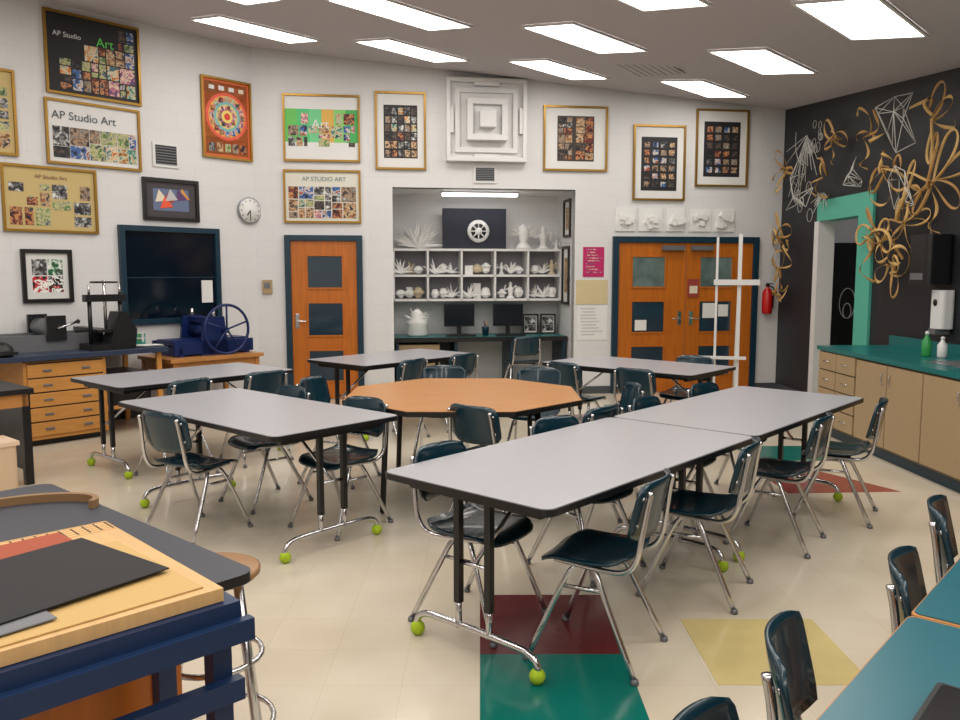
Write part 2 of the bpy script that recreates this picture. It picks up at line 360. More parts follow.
    for t in txt: text(o,t[0],t[1],t[2],-.018,t[3],t[4])
P=poster
for (s,z,w,h,k,fm) in [(1.90,3.815,.98,.82,'black',GOLD),(1.93,3.03,.98,.65,'white',GOLD),(2.40,2.34,.92,.66,'gold',GOLD),(3.16,3.15,.95,.82,'gold',GOLD),
   (.365,3.41,.66,.93,'rainbow',GOLD),(1.105,2.42,.67,.47,'abstract',BFR),(2.475,1.57,.49,.54,'quad',BFR)]:
    P(LW,RA,s,z,w,h,k,fm)
for (s0,s1,z1,z0,k) in [(.357,1.292,3.78,2.97,'band'),(.345,1.29,2.87,2.22,'title'),(1.478,2.11,3.84,2.89,'photos'),(3.613,4.46,3.73,2.91,'photos2'),(4.81,5.52,3.52,2.55,'photos3'),(5.66,6.39,3.74,2.74,'photos3')]:
    P(BW,RBW,(s0+s1)/2,(z0+z1)/2,s1-s0,z1-z0,k)
# white geometric relief
m=M();R=.51
m.box(-R,R,-.04,0,-R,R,WHITE)
for (a,b,d) in [(R,R-.05,.12),(R*.78,R*.66,.08),(R*.5,R*.36,.17)]:
    m.box(-a,a,-d,-.04,b,a,WHITE).box(-a,a,-d,-.04,-a,-b,WHITE).box(-a,-b,-d,-.04,-b,b,WHITE).box(b,a,-d,-.04,-b,b,WHITE)
m.box(-.36*R,.36*R,-.10,-.04,-.36*R,.36*R,WHITE).box(-.2*R,.2*R,-.22,-.04,-.2*R,.2*R,WHITE)
for sx in (-1,1):
    m.box(sx*R*.9-.04,sx*R*.9+.04,-.10,-.04,-.16,.16,WHITE).box(-.16,.16,-.10,-.04,sx*R*.9-.04,sx*R*.9+.04,WHITE)
m.obj('white_relief_sculpture',BW(2.87,3.51,.002),RBW,.004)
def vent(f,rot,s,z,w,h):
    m=M();m.box(-w/2,w/2,-.015,0,-h/2,h/2,WHITE);m.box(-w/2+.03,w/2-.03,-.017,-.01,-h/2+.03,h/2-.03,EDGE)
    n=7
    for k in range(n):
        zz=-h/2+.03+(h-.06)*k/n;m.box(-w/2+.03,w/2-.03,-.022,-.014,zz,zz+.010,GREYM)
    m.obj('wall_vent',f(s,z,.002),rot)
vent(LW,RA,1.145,2.915,.31,.27);vent(BW,RBW,2.86,2.85,.3,.22)
m=M();T=Matrix.Rotation(math.pi/2,4,'X')
m.lathe([(.15,0),(.16,.01),(.16,.035),(.145,.04)],(0,0,0),mat('clock_rim',(150,152,158),.3,.6),32,T)
m.lathe([(.145,.036),(.144,.041)],(0,0,0),PAPERW,32,T)
for k in range(12):
    t=k*math.pi/6;m.cyl((.112*math.sin(t),-.043,.112*math.cos(t)),(.130*math.sin(t),-.043,.130*math.cos(t)),.005,EDGE,6)
m.cyl((0,-.045,0),(-.045,-.045,-.06),.007,EDGE,6).cyl((0,-.045,0),(-.0,-.045,-.12),.005,EDGE,6)
m.obj('wall_clock',LW(.10,2.36,.003),RA)
m=M();m.box(-.06,.06,-.03,0,-.085,.085,TAN).box(-.035,.035,-.034,-.03,-.02,.05,GREYM);m.obj('thermostat',BW(.12,1.43,.002),RBW,.004)
# window on left wall
m=M();w,h=1.2,1.09
m.box(-w/2,w/2,-.012,0,-h/2,h/2,GLASSD)
for a in (-w/2,w/2-.06): m.box(a,a+.06,-.05,0,-h/2,h/2,TEALF)
for a in (-h/2,h/2-.06): m.box(-w/2+.06,w/2-.06,-.05,0,a,a+.06,TEALF)
m.box(-w/2+.06,w/2-.06,-.018,-.01,-.03,-.02,TEALF)
m.box(.36,.5,-.02,-.013,-.32,-.06,PAPERW)
m.obj('window_1',LW(1.13,1.575,.002),RA)
# doors
def leaf(m,x0,x1,panes,px0,px1,pm):
    m.box(x0,x1,-.02,-.002,.01,2.0,DOORW)
    for i,(a,b) in enumerate(panes):
        p=pm[i];m.box(px0,px1,-.024,-.018,a,b,p)
        f=.022;m.box(px0-f,px1+f,-.032,-.02,b,b+f,DOORW).box(px0-f,px1+f,-.032,-.02,a-f,a,DOORW).box(px0-f,px0,-.032,-.02,a,b,DOORW).box(px1,px1+f,-.032,-.02,a,b,DOORW)
def handle(m,x,z,d=1):
    m.box(x-.025,x+.025,-.028,-.02,z-.09,z+.09,CHROME);m.cyl((x,-.02,z),(x,-.07,z),.012,CHROME,10);m.cyl((x,-.07,z),(x+.11*d,-.07,z),.011,CHROME,10)
panes=[(.24,.62),(.82,1.22),(1.42,1.81)]
m=M();W_=.96
m.box(-W_/2,-W_/2+.075,-.05,0,0,2.07,TEALF).box(W_/2-.075,W_/2,-.05,0,0,2.07,TEALF).box(-W_/2+.075,W_/2-.075,-.05,0,2.0,2.07,TEALF)
leaf(m,-W_/2+.075,W_/2-.075,panes,-.2,.22,[PANE,PANE,PANE]);handle(m,-.34,1.0)
m.obj('door_1',BW(.82,0,.001),RBW,.002)
m=M();W_=2.03
m.box(-W_/2,-W_/2+.08,-.05,0,0,2.08,TEALF).box(W_/2-.08,W_/2,-.05,0,0,2.08,TEALF).box(-W_/2+.08,W_/2-.08,-.05,0,2.0,2.08,TEALF)
leaf(m,-W_/2+.08,-.004,panes,-.74,-.3,[PANE,PANE,PANE_REFL]);leaf(m,.004,W_/2-.08,panes,.2,.64,[PANE,PANE,PANE_REFL])
handle(m,-.08,1.0,-1);handle(m,.08,1.0,1)
m.box(-.35,-.05,-.09,-.035,1.9,1.96,GREYM).box(.05,.35,-.09,-.035,1.9,1.96,GREYM)
q(m,.0+.02,.18,1.28,1.52,I['red'],-.034);q(m,.05,.16,1.33,1.43,I['cream'],-.035)
q(m,.24,.42,1.0,1.2,PAPERW,-.034);q(m,.46,.6,1.02,1.18,PAPERW,-.034);q(m,-.7,-.54,.84,.98,PAPERW,-.034)
m.obj('door_2',BW(5.57,0,.001),RBW,.002)
def flat(name,f,rot,s0,s1,z0,z1,mt,lines=None):
    m=M();w=(s1-s0)/2;h=(z1-z0)/2;m.box(-w,w,-.004,0,-h,h,mt)
    if lines:
        for k in range(9):
            zz=h*.8-k*h*.19;x=-w*.8+rnd.random()*w*.2;q(m,x,x+w*rnd.uniform(.8,1.5),zz,zz+h*.07,lines,-.005)
    m.obj(name,f((s0+s1)/2,(z0+z1)/2,.002),rot)
flat('pink_flyer',BW,RBW,4.16,4.445,1.55,1.94,mat('magenta',(186,30,100),.6),PH[7])
flat('manila_notice',BW,RBW,4.07,4.5,1.19,1.51,mat('manila',(206,190,150),.7))
flat('paper_notice',BW,RBW,4.09,4.5,.72,1.17,PAPERW,I['grey'])
for (a,b) in [(4.587,4.86),(4.90,5.226),(5.28,5.53),(5.6,5.9),(5.94,6.23)]:
    m=M();w=(b-a)/2;m.box(-w,w,-.015,0,-.15,.15,PAPERW)
    for k in range(6):
        x=rnd.uniform(-w*.7,w*.3);z=rnd.uniform(-.12,.03);m.box(x,x+.08,-.015-rnd.uniform(.02,.06),-.014,z,z+.07,PAPERW,Matrix.Rotation(rnd.uniform(-.5,.5),4,'Y'))
    m.obj('paper_relief',BW((a+b)/2,2.3,.002),RBW)
red=mat('extinguisher_red',(185,22,22),.25)
m=M();m.lathe([(.03,0),(.065,.01),(.068,.05),(.068,.28),(.05,.33),(.02,.35),(.02,.37)],(0,0,0),red,18)
m.box(-.02,.02,-.02,.02,.37,.40,EDGE).box(-.015,.015,-.11,.02,.40,.415,EDGE).tube(smoothpath([(0.02,0,.38),(.09,0,.34),(.085,0,.2),(.08,0,.08)]),.01,EDGE)
m.box(-.03,.03,.065,.085,.1,.25,GREYM)
m.obj('fire_extinguisher',BW(6.70,1.05,.09),RBW)
# ------------------------------------------------------------------ niche contents
m=M();x0,x1=1.70,4.03
for z in (1.22,1.55,1.90): m.box(x0,x1,.62,.99,z,z+.03,WHITE)
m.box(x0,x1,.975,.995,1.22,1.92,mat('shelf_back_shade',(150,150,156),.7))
for k in range(6):
    x=x0+(x1-x0-.025)*k/5;m.box(x,x+.025,.62,.98,1.22,1.92,WHITE)
m.obj('display_shelves',LC,RBW)
def spiky(m,c,r,n,mt=PAPERW,up=True):
    c=Vector(c)
    for k in range(n):
        d=Vector((rnd.gauss(0,1),rnd.gauss(0,.3),abs(rnd.gauss(0,1)) if up else rnd.gauss(0,1))).normalized()
        d.y=max(-.45,min(.45,d.y))
        m.tube([c,c+d*r*rnd.uniform(.7,1)],r*.13,mt,5,False,False,None,.002)
def crumple(m,c,r,mt=PAPERW):
    seg=8
    prof=[(r*math.sin(math.pi*(i+.3)/6.6),-r*math.cos(math.pi*(i+.3)/6.6)) for i in range(7)]
    prof=[(p*rnd.uniform(.6,1.15),z*rnd.uniform(.8,1.0)) for p,z in prof]
    m.lathe(prof,(c[0],c[1],c[2]+r),mt,seg)
    m.sm[-(6*seg+2):]=[False]*(6*seg+2)
def figure(m,c,h,mt=PAPERW):
    m.lathe([(h*.28,0),(h*.25,h*.06),(h*.12,h*.2),(h*.16,h*.45),(h*.2,h*.6),(h*.08,h*.72),(h*.11,h*.82),(h*.09,h*.93),(h*.02,h)],c,mt,12)
    m.tube(smoothpath([(c[0]-h*.15,c[1],c[2]+h*.6),(c[0]-h*.38,c[1],c[2]+h*.5),(c[0]-h*.3,c[1],c[2]+h*.8)]),h*.04,mt,6)
    m.tube(smoothpath([(c[0]+h*.15,c[1],c[2]+h*.6),(c[0]+h*.35,c[1],c[2]+h*.75),(c[0]+h*.3,c[1],c[2]+h*.35)]),h*.04,mt,6)
m=M()
for row,z in enumerate((1.25,1.58)):
    for k in range(5):
        for j in range(3):
            x=x0+.11+(x1-x0)/5*k+j*.12;y=.72+rnd.random()*.1;r=rnd.uniform(.05,.08)
            c=(x,y,z+.001);t=rnd.random()
            mt=rnd.choice([PAPERW]*7+[mat('clay_buff',(195,180,150),.7)])
            if t<.4: crumple(m,c,r*1.15,mt)
            elif t<.7: spiky(m,(x,y,z+.03),r*2.6,14,mt)
            elif t<.9: figure(m,c,rnd.uniform(.17,.27),mt)
            else: m.box(x-r*.8,x+r*.8,y-.05,y+.05,z,z+rnd.uniform(.1,.24),mt,Matrix.Identity(4))
m.obj('paper_sculptures',LC,RBW)
m=M();spiky(m,(2.04,.78,1.97),.36,48);m.obj('spiky_paper_sculpture',LC,RBW)
m=M();m.lathe([(.12,0),(.1,.04),(.05,.1),(.1,.22),(.06,.3),(.02,.34)],(3.52,.8,1.931),PAPERW);spiky(m,(3.52,.8,2.12),.22,14);m.obj('paper_bird_sculpture',LC,RBW)
m=M();figure(m,(3.80,.8,1.931),.32);m.obj('paper_figure_sculpture',LC,RBW)
m=M();figure(m,(3.97,.72,1.931),.13);m.obj('small_paper_sculpture',LC,RBW)
m=M();m.box(-.44,.44,-.03,.03,0,.55,mat('navy_board',(26,32,48),.6));TT=Matrix.Translation((0.05,-.035,.24))@Matrix.Rotation(math.pi/2,4,'X')
m.lathe([(.14,0),(.155,.01),(.14,.03),(.11,.03)],(0,0,0),WHITE,28,TT);m.lathe([(.105,.031),(.10,.034)],(0,0,0),EDGE,24,TT)
m.lathe([(.05,.0),(.05,.045),(.02,.05)],(0,0,0),WHITE,16,TT)
for k in range(8):
    t=k*math.pi/4;m.cyl((.05+0.05*math.cos(t),-.075,.24+.05*math.sin(t)),(.05+.12*math.cos(t),-.075,.24+.12*math.sin(t)),.009,WHITE,6)
m.obj('gear_display_board',BW(2.83,1.932,-.8),RBW)
m=M();m.box(-.5,.5,-.06,.06,0,.035,LIGHT2).box(-.52,.52,-.07,.07,.03,.05,WHITE);m.obj('niche_light',BW(2.86,2.62,-.45),RBW)
m=M();m.box(1.70,4.03,.28,.98,.71,.75,TEALC).box(1.70,4.03,.27,.285,.69,.75,EDGE)
for x in (1.72,2.5,3.25,3.98): m.box(x,x+.04,.32,.96,0,.71,TEALF)
m.box(1.76,2.5,.9,.94,.2,.7,BASEB).box(1.76,2.3,.34,.9,.05,.65,TAN).box(1.79,2.27,.33,.342,.4,.6,TAN)
m.obj('computer_desk',LC,RBW)
def monitor(s,w=.42):
    m=M();m.box(-w/2,w/2,-.02,.02,.12,.43,BLKM).box(-w/2+.015,w/2-.015,-.023,-.02,.135,.415,mat('screen',(14,22,30),.15)).box(-.03,.03,0,.03,.0,.2,BLKM).box(-.12,.12,-.09,.09,0,.015,BLKM)
    m.box(-.2,.2,-.28,-.15,0,.02,BLKM)
    m.obj('computer_monitor',BW(s,.751,-.66),RBW)
monitor(2.6);monitor(3.28)
m=M();m.lathe([(.13,0),(.15,.03),(.13,.16),(.15,.2),(.07,.24),(.09,.3),(.03,.36)],(0,0,0),PAPERW,12);spiky(m,(0,0,.2),.2,12);m.obj('white_clay_figure',BW(2.02,.751,-.6),RBW)
for s in (3.62,3.87):
    m=M();frame(m,.22,.28,BFR,.02);q(m,-.08,.08,-.1,.1,PH[5]);m.obj('small_framed_photo',BW(s,.892,-.78),RBW)
m=M();m.lathe([(.04,0),(.05,.1),(.05,.12)],(0,0,0),TEALF,14)
for k in range(6): m.cyl((0,0,.1),(rnd.uniform(-.04,.04),rnd.uniform(-.04,.04),.2),.005,rnd.choice([I['red'],I['ochre'],I['blue']]),6)
m.obj('pencil_cup',BW(2.95,.751,-.55),RBW)
for (d,z,h) in ((.35,2.33,.5),(.4,1.57,.78)):
    m=M();frame(m,.36,h,BFR,.03);q(m,-.1,.1,-h*.3,h*.3,PH[4]);m.obj('niche_framed_print',BW(4.048,z,-d),RBW-math.pi/2)
# ------------------------------------------------------------------ tables
def tabletop(m,L,W,z=.74,t=.03,mt=LAMI,r=.05):
    m.prism(rrect(-L/2,L/2,-W/2,W/2,r),z-t,z-.003,EDGE)
    m.prism(rrect(-L/2+.006,L/2-.006,-W/2+.006,W/2-.006,r),z-.003,z,mt)
def folding_table(L=1.829,W=.914):
    m=M();tabletop(m,L,W)
    m.box(-L/2+.12,L/2-.12,-W/2+.1,-W/2+.13,.68,.71,BLKM).box(-L/2+.12,L/2-.12,W/2-.13,W/2-.1,.68,.71,BLKM)
    for s in (-1,1):
        x=s*(L/2-.10)
        m.box(x-.02,x+.02,-W/2+.1,W/2-.1,.67,.71,BLKM)
        for y in (-.085,.085):
            m.box(x-.015,x+.015,y-.015,y+.015,.22,.70,BLKM)
            m.cyl((x,y,.24),(x,y,.11),.014,CHROME,10)
        m.tube(smoothpath([(x,-.335,.03),(x,-.335,.07),(x,-.30,.105),(x,-.2,.12),(x,.2,.12),(x,.30,.105),(x,.335,.07),(x,.335,.03)],5),.015,CHROME,10)
        for y in (-.335,.335): m.ball((x,y,.033),.033,BALL)
        m.cyl((x-.0,-.0,.4),(x-s*.42,0,.70),.01,CHROME,8)
        m.cyl((x,-.085,.4),(x,.085,.4),.01,CHROME,8)
    return m.mesh('folding_table')
FT=folding_table();FT15=folding_table(1.6)
def tcenter(o,la,lb): p=Vector((o[0],o[1],0))+A*la/2+B*lb/2; return (p.x,p.y,0)
O1=Vector((.249,2.902,0));O3=Vector((-1.086,4.248,0))
inst('folding_table',FT,tcenter(O1,1.829,.914),RA)
inst('folding_table',FT,tcenter(O1+A*1.836,1.829,.914),RA)
inst('folding_table',FT,tcenter(O3,.914,1.829),RA+math.pi/2)
O4=Vector((-2.72,6.12,0));inst('folding_table',FT15,tcenter(O4,1.6,.914),RA)
O6=Vector((-1.07,7.58,0));inst('folding_table',FT15,tcenter(O6,1.6,.914),RA)
O7=Vector((1.78,6.86,0));inst('folding_table',FT15,tcenter(O7,.914,1.6),RA+math.pi/2)
m=M();R=.82/math.cos(math.pi/8)
oc=[(R*math.cos(math.pi/8+k*math.pi/4),R*math.sin(math.pi/8+k*math.pi/4)) for k in range(8)]
m.prism(oc,.705,.737,EDGE);m.prism([(x*.992,y*.992) for x,y in oc],.737,.74,OAK)
for sx in (-1,1):
    for sy in (-1,1):
        m.cyl((sx*.5,sy*.5,.705),(sx*.53,sy*.53,.015),.02,BLKM,10).ball((sx*.53,sy*.53,.018),.018,EDGE)
    m.box(sx*.5-.012,sx*.5+.012,-.5,.5,.66,.7,BLKM).box(-.5,.5,sx*.5-.012,sx*.5+.012,.66,.7,BLKM)
m.obj('octagonal_table',(-.12,5.87,0))
# ------------------------------------------------------------------ school chair
def chair_mesh():
    m=M()
    def seat(u,v):
        x=.205*u*(1-.14*v**6);y=.195*v*(1-.10*u**6)
        z=.452+.014*u*u-.012*(1-v*v)-(.035*((v-.55)/.45)**2 if v>.55 else 0)+(.02*((-v-.6)/.4)**2 if v<-.6 else 0)
        return (x,y,z)
    m.shell(seat,12,12,.012,SHELL,(0,0,1))
    def back(u,v):
        x=.195*u*(1-.16*v**6);zz=.672+.122*v*(1-.12*u**6)
        y=-.235+.05*u*u-.05*(v+1)/2
        return (x,y,zz)
    m.shell(back,12,8,.012,SHELL,(0,.95,.2))
    for s in (-1,1):
        m.tube(smoothpath([(.14*s,.13,.425),(.165*s,-.05,.42),(.175*s,-.17,.425),(.178*s,-.225,.48),(.175*s,-.245,.58),(.165*s,-.262,.70),(.16*s,-.275,.76)],4),.0115,CHROME,8)
        m.tube(smoothpath([(.12*s,.01,.425),(.15*s,.05,.40),(.175*s,.10,.30),(.215*s,.215,.02)],4),.0125,CHROME,8)
        m.tube(smoothpath([(.12*s,-.01,.425),(.15*s,-.05,.40),(.175*s,-.10,.30),(.215*s,-.235,.02)],4),.0125,CHROME,8)
        m.tube([(.17*s,.09,.33),(.17*s,-.09,.33)],.009,CHROME,6)
        for y in (.22,-.24): m.lathe([(.014,0),(.018,.005),(.014,.022)],(.217*s,y,0),GREYM,10)
        for z in (.62,.73): m.ball((.165*s,-.222 if z<.7 else -.245,z),.008,CHROME,8)
    m.cyl((-.15,.05,.415),(.15,.05,.415),.01,CHROME,8).cyl((-.15,-.05,.415),(.15,-.05,.415),.01,CHROME,8)
    m.box(-.14,.14,-.1,.1,.424,.434,BLKM)
    return m.mesh('school_chair')
CH=chair_mesh()
def chair(x,y,rot,j=0): inst('school_chair',CH,(x,y,0),rot+math.radians(j))
def rel(o,a,b): p=o+A*a+B*b; return p.x,p.y
for i,(a,b,j) in enumerate([(.50,.12,14),(1.40,.12,14),(2.42,.12,8),(3.22,.04,12)]): chair(*rel(O1,a,b),RA,j)
for (a,b,j) in [(.42,.70,6),(1.32,.72,-5),(2.35,.72,4),(3.2,.75,-4)]: chair(*rel(O1,a,b),RA+math.pi,j)
for (a,b,j) in [(.10,.98,12)]: chair(*rel(O3,a,b),RA-math.pi/2,j)
for (a,b,j) in [(.76,.42,4),(.76,1.25,-3)]: chair(*rel(O3,a,b),RA+math.pi/2,j)
for (a,b,j) in [(.42,-.02,5),(1.15,-.02,-6)]: chair(*rel(O4,a,b),RA,j)
for (x,y,r) in [(.10,5.2,-38),(-1.08,6.25,-110),(-.33,6.90,176),(.45,6.76,165),(.88,5.95,95),(.58,5.15,48)]: chair(x,y,math.radians(r))
for (a,b,j) in [(.4,.03,5),(1.15,.03,-4)]: chair(*rel(O6,a,b),RA,j)
for (a,b,j) in [(.03,.45,5),(.03,1.15,-5)]: chair(*rel(O7,a,b),RA-math.pi/2,j)
for (a,b,j) in [(.85,.5,5)]: chair(*rel(O7,a,b),RA+math.pi/2,j)
chair(*BW(3.35,0,.0)[:2],RBW,5)
# ------------------------------------------------------------------ teal tables lower right
O8=Vector((.648,1.505,0))
def teal_table(t0,t1):
    L=t1-t0;W=.76;m=M()
    m.prism(rrect(-L/2,L/2,-W/2,W/2,.02),.705,.737,OAK);m.prism(rrect(-L/2+.012,L/2-.012,-W/2+.004,W/2-.004,.02),.737,.74,TEALT)
    for sx in (-1,1):
        for sy in (-1,1): m.box(sx*(L/2-.08)-.025,sx*(L/2-.08)+.025,sy*(W/2-.07)-.025,sy*(W/2-.07)+.025,0,.705,OAK)
        m.box(-L/2+.08,L/2-.08,sx*(W/2-.07)-.01,sx*(W/2-.07)+.01,.64,.705,OAK)
    c=O8+A*(t0+t1)/2-B*W/2;m.obj('teal_work_table',(c.x,c.y,0),RA,.002)
teal_table(-1.2,.665);teal_table(.67,2.5)
for (t,b,j) in [(1.70,-.10,12),(.99,-.165,10),(.31,-.09,16),(-.22,-.13,10)]:
    chair(*rel(O8,t,b),RA+math.pi,j)
m=M();m.prism(rrect(-.16,.16,-.11,.11,.01),0,.02,BLKM);m.prism(rrect(-.15,.15,-.1,.1,.01),.02,.022,mat('screen2',(20,20,24),.2));c=O8+A*.12-B*.26;m.obj('tablet_case',(c.x,c.y,.741),RA)
m=M();m.lathe([(.035,0),(.04,.01),(.036,.03),(.015,.04)],(0,0,0),EDGE,14);c=O8+A*.95-B*.1;m.obj('tape_roll',(c.x,c.y,.741))
# ------------------------------------------------------------------ counter on right wall
m=M();xs,xe=3.0,9.2;D_=.76
m.box(xs,xe,-D_+.06,-.005,0,.10,TEALF)
m.box(xs+.01,xe,-D_+.03,-.005,.10,.84,TAN)
m.box(xs-.015,xe,-D_,-.005,.84,.88,TEALC).box(xs-.015,xe,-.03,-.005,.88,.98,TEALC)
def pull(x,z,horiz):
    y=-D_+.01
    if horiz: m.tube([(x-.05,y+.005,z),(x-.045,y-.02,z),(x+.045,y-.02,z),(x+.05,y+.005,z)],.006,CHROME,6)
    else: m.tube([(x,y+.005,z-.05),(x,y-.02,z-.045),(x,y-.02,z+.045),(x,y+.005,z+.05)],.006,CHROME,6)
DK=mat('cabinet_gap',(80,66,48),.7)
m.box(xs+.012,xe,-D_+.028,-.3,.105,.835,DK)
def front(x0,x1,z0,z1): m.box(x0,x1,-D_+.006,-D_+.03,z0,z1,TAN)
for c in range(2):
    a=xs+.03+c*.38
    for r in range(4): z0=.12+r*.18;front(a,a+.365,z0,z0+.168);pull(a+.18,z0+.085,True)
x=xs+.81
while x<xe-.6:
    front(x,x+.525,.12,.82);front(x+.539,x+1.064,.12,.82);pull(x+.47,.70,False);pull(x+.592,.70,False);x+=1.08
m.box(4.5,5.15,-.55,-.15,.881,.886,CHROME).box(4.54,5.11,-.51,-.19,.882,.888,GREYM)
m.tube(smoothpath([(4.82,-.1,.88),(4.82,-.1,1.08),(4.82,-.16,1.14),(4.82,-.24,1.1),(4.82,-.25,1.06)]),.012,CHROME)
m.obj('sink_counter',RC,RRW,.003)
m=M();m.prism(rrect(-.16,.16,-.24,0,.05),-.22,.22,EDGE);m.box(-.1,.1,-.246,-.22,-.18,-.12,GREYM);m.obj('paper_towel_dispenser',RW(3.80,1.72,.003),RRW)
m=M();m.prism(rrect(-.095,.095,-.13,0,.04),-.15,.19,WHITE);m.box(-.05,.05,-.15,-.02,-.20,-.15,GREYM);m.lathe([(.03,0),(.03,.004)],(0,0,0),EDGE,16,Matrix.Translation((0,-.131,.08))@Matrix.Rotation(math.pi/2,4,'X'));m.obj('soap_dispenser',RW(3.93,1.26,.003),RRW)
def bottle(s,n,h,mt,cap):
    m=M();m.lathe([(.035,0),(.04,.01),(.04,h*.6),(.016,h*.78),(.014,h*.86)],(0,0,0),mt,14).lathe([(.017,0),(.017,h*.1),(.008,h*.14)],(0,0,h*.86),cap,10);m.obj('soap_bottle',RW(s,.881,n),RRW)
bottle(4.12,.30,.22,mat('soap_green',(50,150,80),.3),WHITE);bottle(4.22,.22,.18,WHITE,WHITE)
m=M();m.box(1.18,2.53,-.03,T_+.02,2.22,2.46,AQUA).box(2.22,2.53,-.03,T_+.02,0,2.22,AQUA).box(1.12,1.24,-.03,T_+.02,0,2.22,WHITE)
m.obj('trim_doorway',RC,RRW)
m=M();m.box(-.42,.42,-.35,.35,0.02,2.0,BLKM).box(-.41,-.005,-.38,-.35,.05,1.98,BLKM).box(.005,.41,-.38,-.35,.05,1.98,BLKM)
m.cyl((-.03,-.41,.8),(-.03,-.41,1.5),.01,CHROME).cyl((.03,-.41,.8),(.03,-.41,1.5),.01,CHROME)
m.tube([(-.2+.1*math.cos(t),-.385,1.2+.2*math.sin(t)) for t in [2*math.pi*k/24 for k in range(24)]],.006,WHITE,6,True,True)
m.tube([(-.2+.05*math.cos(t),-.385,1.1+.1*math.sin(t)) for t in [2*math.pi*k/24 for k in range(24)]],.006,WHITE,6,True,True)
m.obj('black_refrigerator',(5.15,11.3,0),-.15)
m=M();m.box(-.6,.6,-.06,.06,0,.03,LIGHT2);m.obj('storeroom_light',(5.2,10.2,2.9))
m=M();m.box(4.2,6.3,7,12,3.1,3.2,WHITE);m.obj('ceiling_storeroom')
# ------------------------------------------------------------------ art on black wall
STRIP2=mat('bent_wood_strip_dark',(176,134,76),.6,var=.14,scale=10)
def loops(s,z,size,n):
    """thin flat wooden strips bent into pointed petals and open curls"""
    m=M();base=rnd.uniform(0,6.28)
    for k in range(n):
        a=size*rnd.uniform(.6,1.15);b=a*rnd.uniform(.3,.7);w=rnd.uniform(.010,.017);ang=base+k*6.28/n*rnd.uniform(.75,1.1)
        Rm=Matrix.Translation((rnd.uniform(-.12,.12)*size,0,rnd.uniform(-.12,.12)*size))@Matrix.Rotation(ang,4,'Y')
        N=30;pts=[];p0=rnd.uniform(0,6.28);dep=rnd.uniform(.02,.07);typ=rnd.random()
        for i in range(N+1):
            u=i/N
            if typ<.22:
                r=a*(.95-.7*u);t=u*7.5;x=r*math.sin(t)*.6;zz=a*.55-r*math.cos(t)*.75
            elif typ<.45:
                x=b*math.sin(math.pi*u)*1.1;zz=a*1.5*u
            else:
                t=2*math.pi*u;x=b*math.sin(t)*math.sin(t/2)**1.2;zz=a*.8*(1-math.cos(t))
            pts.append(Vector((x,-.14+dep*math.sin(2*math.pi*u+p0),zz)))
        vs=[]
        for i,p in enumerate(pts):
            d=(pts[min(i+1,N)]-pts[max(i-1,0)]).normalized()
            nn=d.cross(Vector((0,1,0))).normalized();fi=.5*math.sin(p0)+.9*math.sin(2*math.pi*i/N+p0)
            wd=(nn*math.cos(fi)+Vector((0,1,0))*math.sin(fi))*w
            vs+= [p+wd,p-wd]
        fs=[(2*i,2*i+1,2*i+3,2*i+2) for i in range(N)]
        off=len(m.v);m.add(vs,fs,STRIP if k%3 else STRIP2,True,Rm)
        for p in m.v[off:]: p.y=max(min(p.y,-.012),-.3)
    o=m.obj('bent_wood_sculpture',RW(s,z,.004),RRW)
    sol=o.modifiers.new('thickness','SOLIDIFY');sol.thickness=.0015
for (s,z,sz,n) in [(1.80,3.08,.24,5),(2.55,3.02,.26,5),(3.80,2.98,.26,6),(3.02,2.62,.26,6),(1.50,2.72,.2,4),(.36,2.95,.20,4),(.36,2.05,.20,5),(.36,1.66,.22,5),(.36,1.34,.18,4),
     (3.80,2.38,.34,8),(2.80,2.0,.28,6),(3.12,1.66,.26,6),(3.36,2.08,.3,7)]: loops(s,z,sz,n)
def wires(s,z,R,kind):
    m=M()
    if kind=='poly':
        pts=[Vector((rnd.uniform(-1,1)*R,-.02-rnd.random()*.2,rnd.uniform(-1,1)*R)) for _ in range(12)]
        for i in range(len(pts)):
            ds=sorted(range(len(pts)),key=lambda j:(pts[j]-pts[i]).length)[1:5]
            for j in ds: m.cyl(pts[i],pts[j],.004,WIREW,5)
    elif kind=='burst':
        for k in range(18):
            t=rnd.uniform(.2,2.9);L=R*rnd.uniform(.5,1.3);m.cyl((0,-.03,0),(L*math.cos(t)*.8,-.03-rnd.random()*.15,-L*math.sin(t)),.0035,WIREW,5)
        for k in range(8):
            t=rnd.uniform(.2,2.9);m.cyl((R*.5*math.cos(t),-.05,-R*.6*math.sin(t)),(R*.5*math.cos(t+.5),-.05,-R*.6*math.sin(t+.5)),.0035,WIREW,5)
    else:
        for k in range(6):
            r=R*rnd.uniform(.12,.28);c=(rnd.uniform(-.7,.7)*R,-.05,rnd.uniform(-.8,.8)*R)
            m.tube([(c[0]+r*math.cos(t),c[1],c[2]+r*math.sin(t)) for t in [2*math.pi*j/16 for j in range(16)]],.003,WIREW,5,True,True)
    m.obj('wire_sculpture',RW(s,z,.004),RRW)
wires(.8,3.3,.6,'burst');wires(.85,2.75,.36,'poly');wires(1.25,3.2,.25,'c');wires(3.1,3.04,.30,'poly');wires(3.28,2.38,.28,'poly');wires(1.0,3.3,.28,'c');wires(.85,2.45,.3,'c');wires(2.2,2.72,.2,'poly');wires(1.35,2.55,.22,'burst')
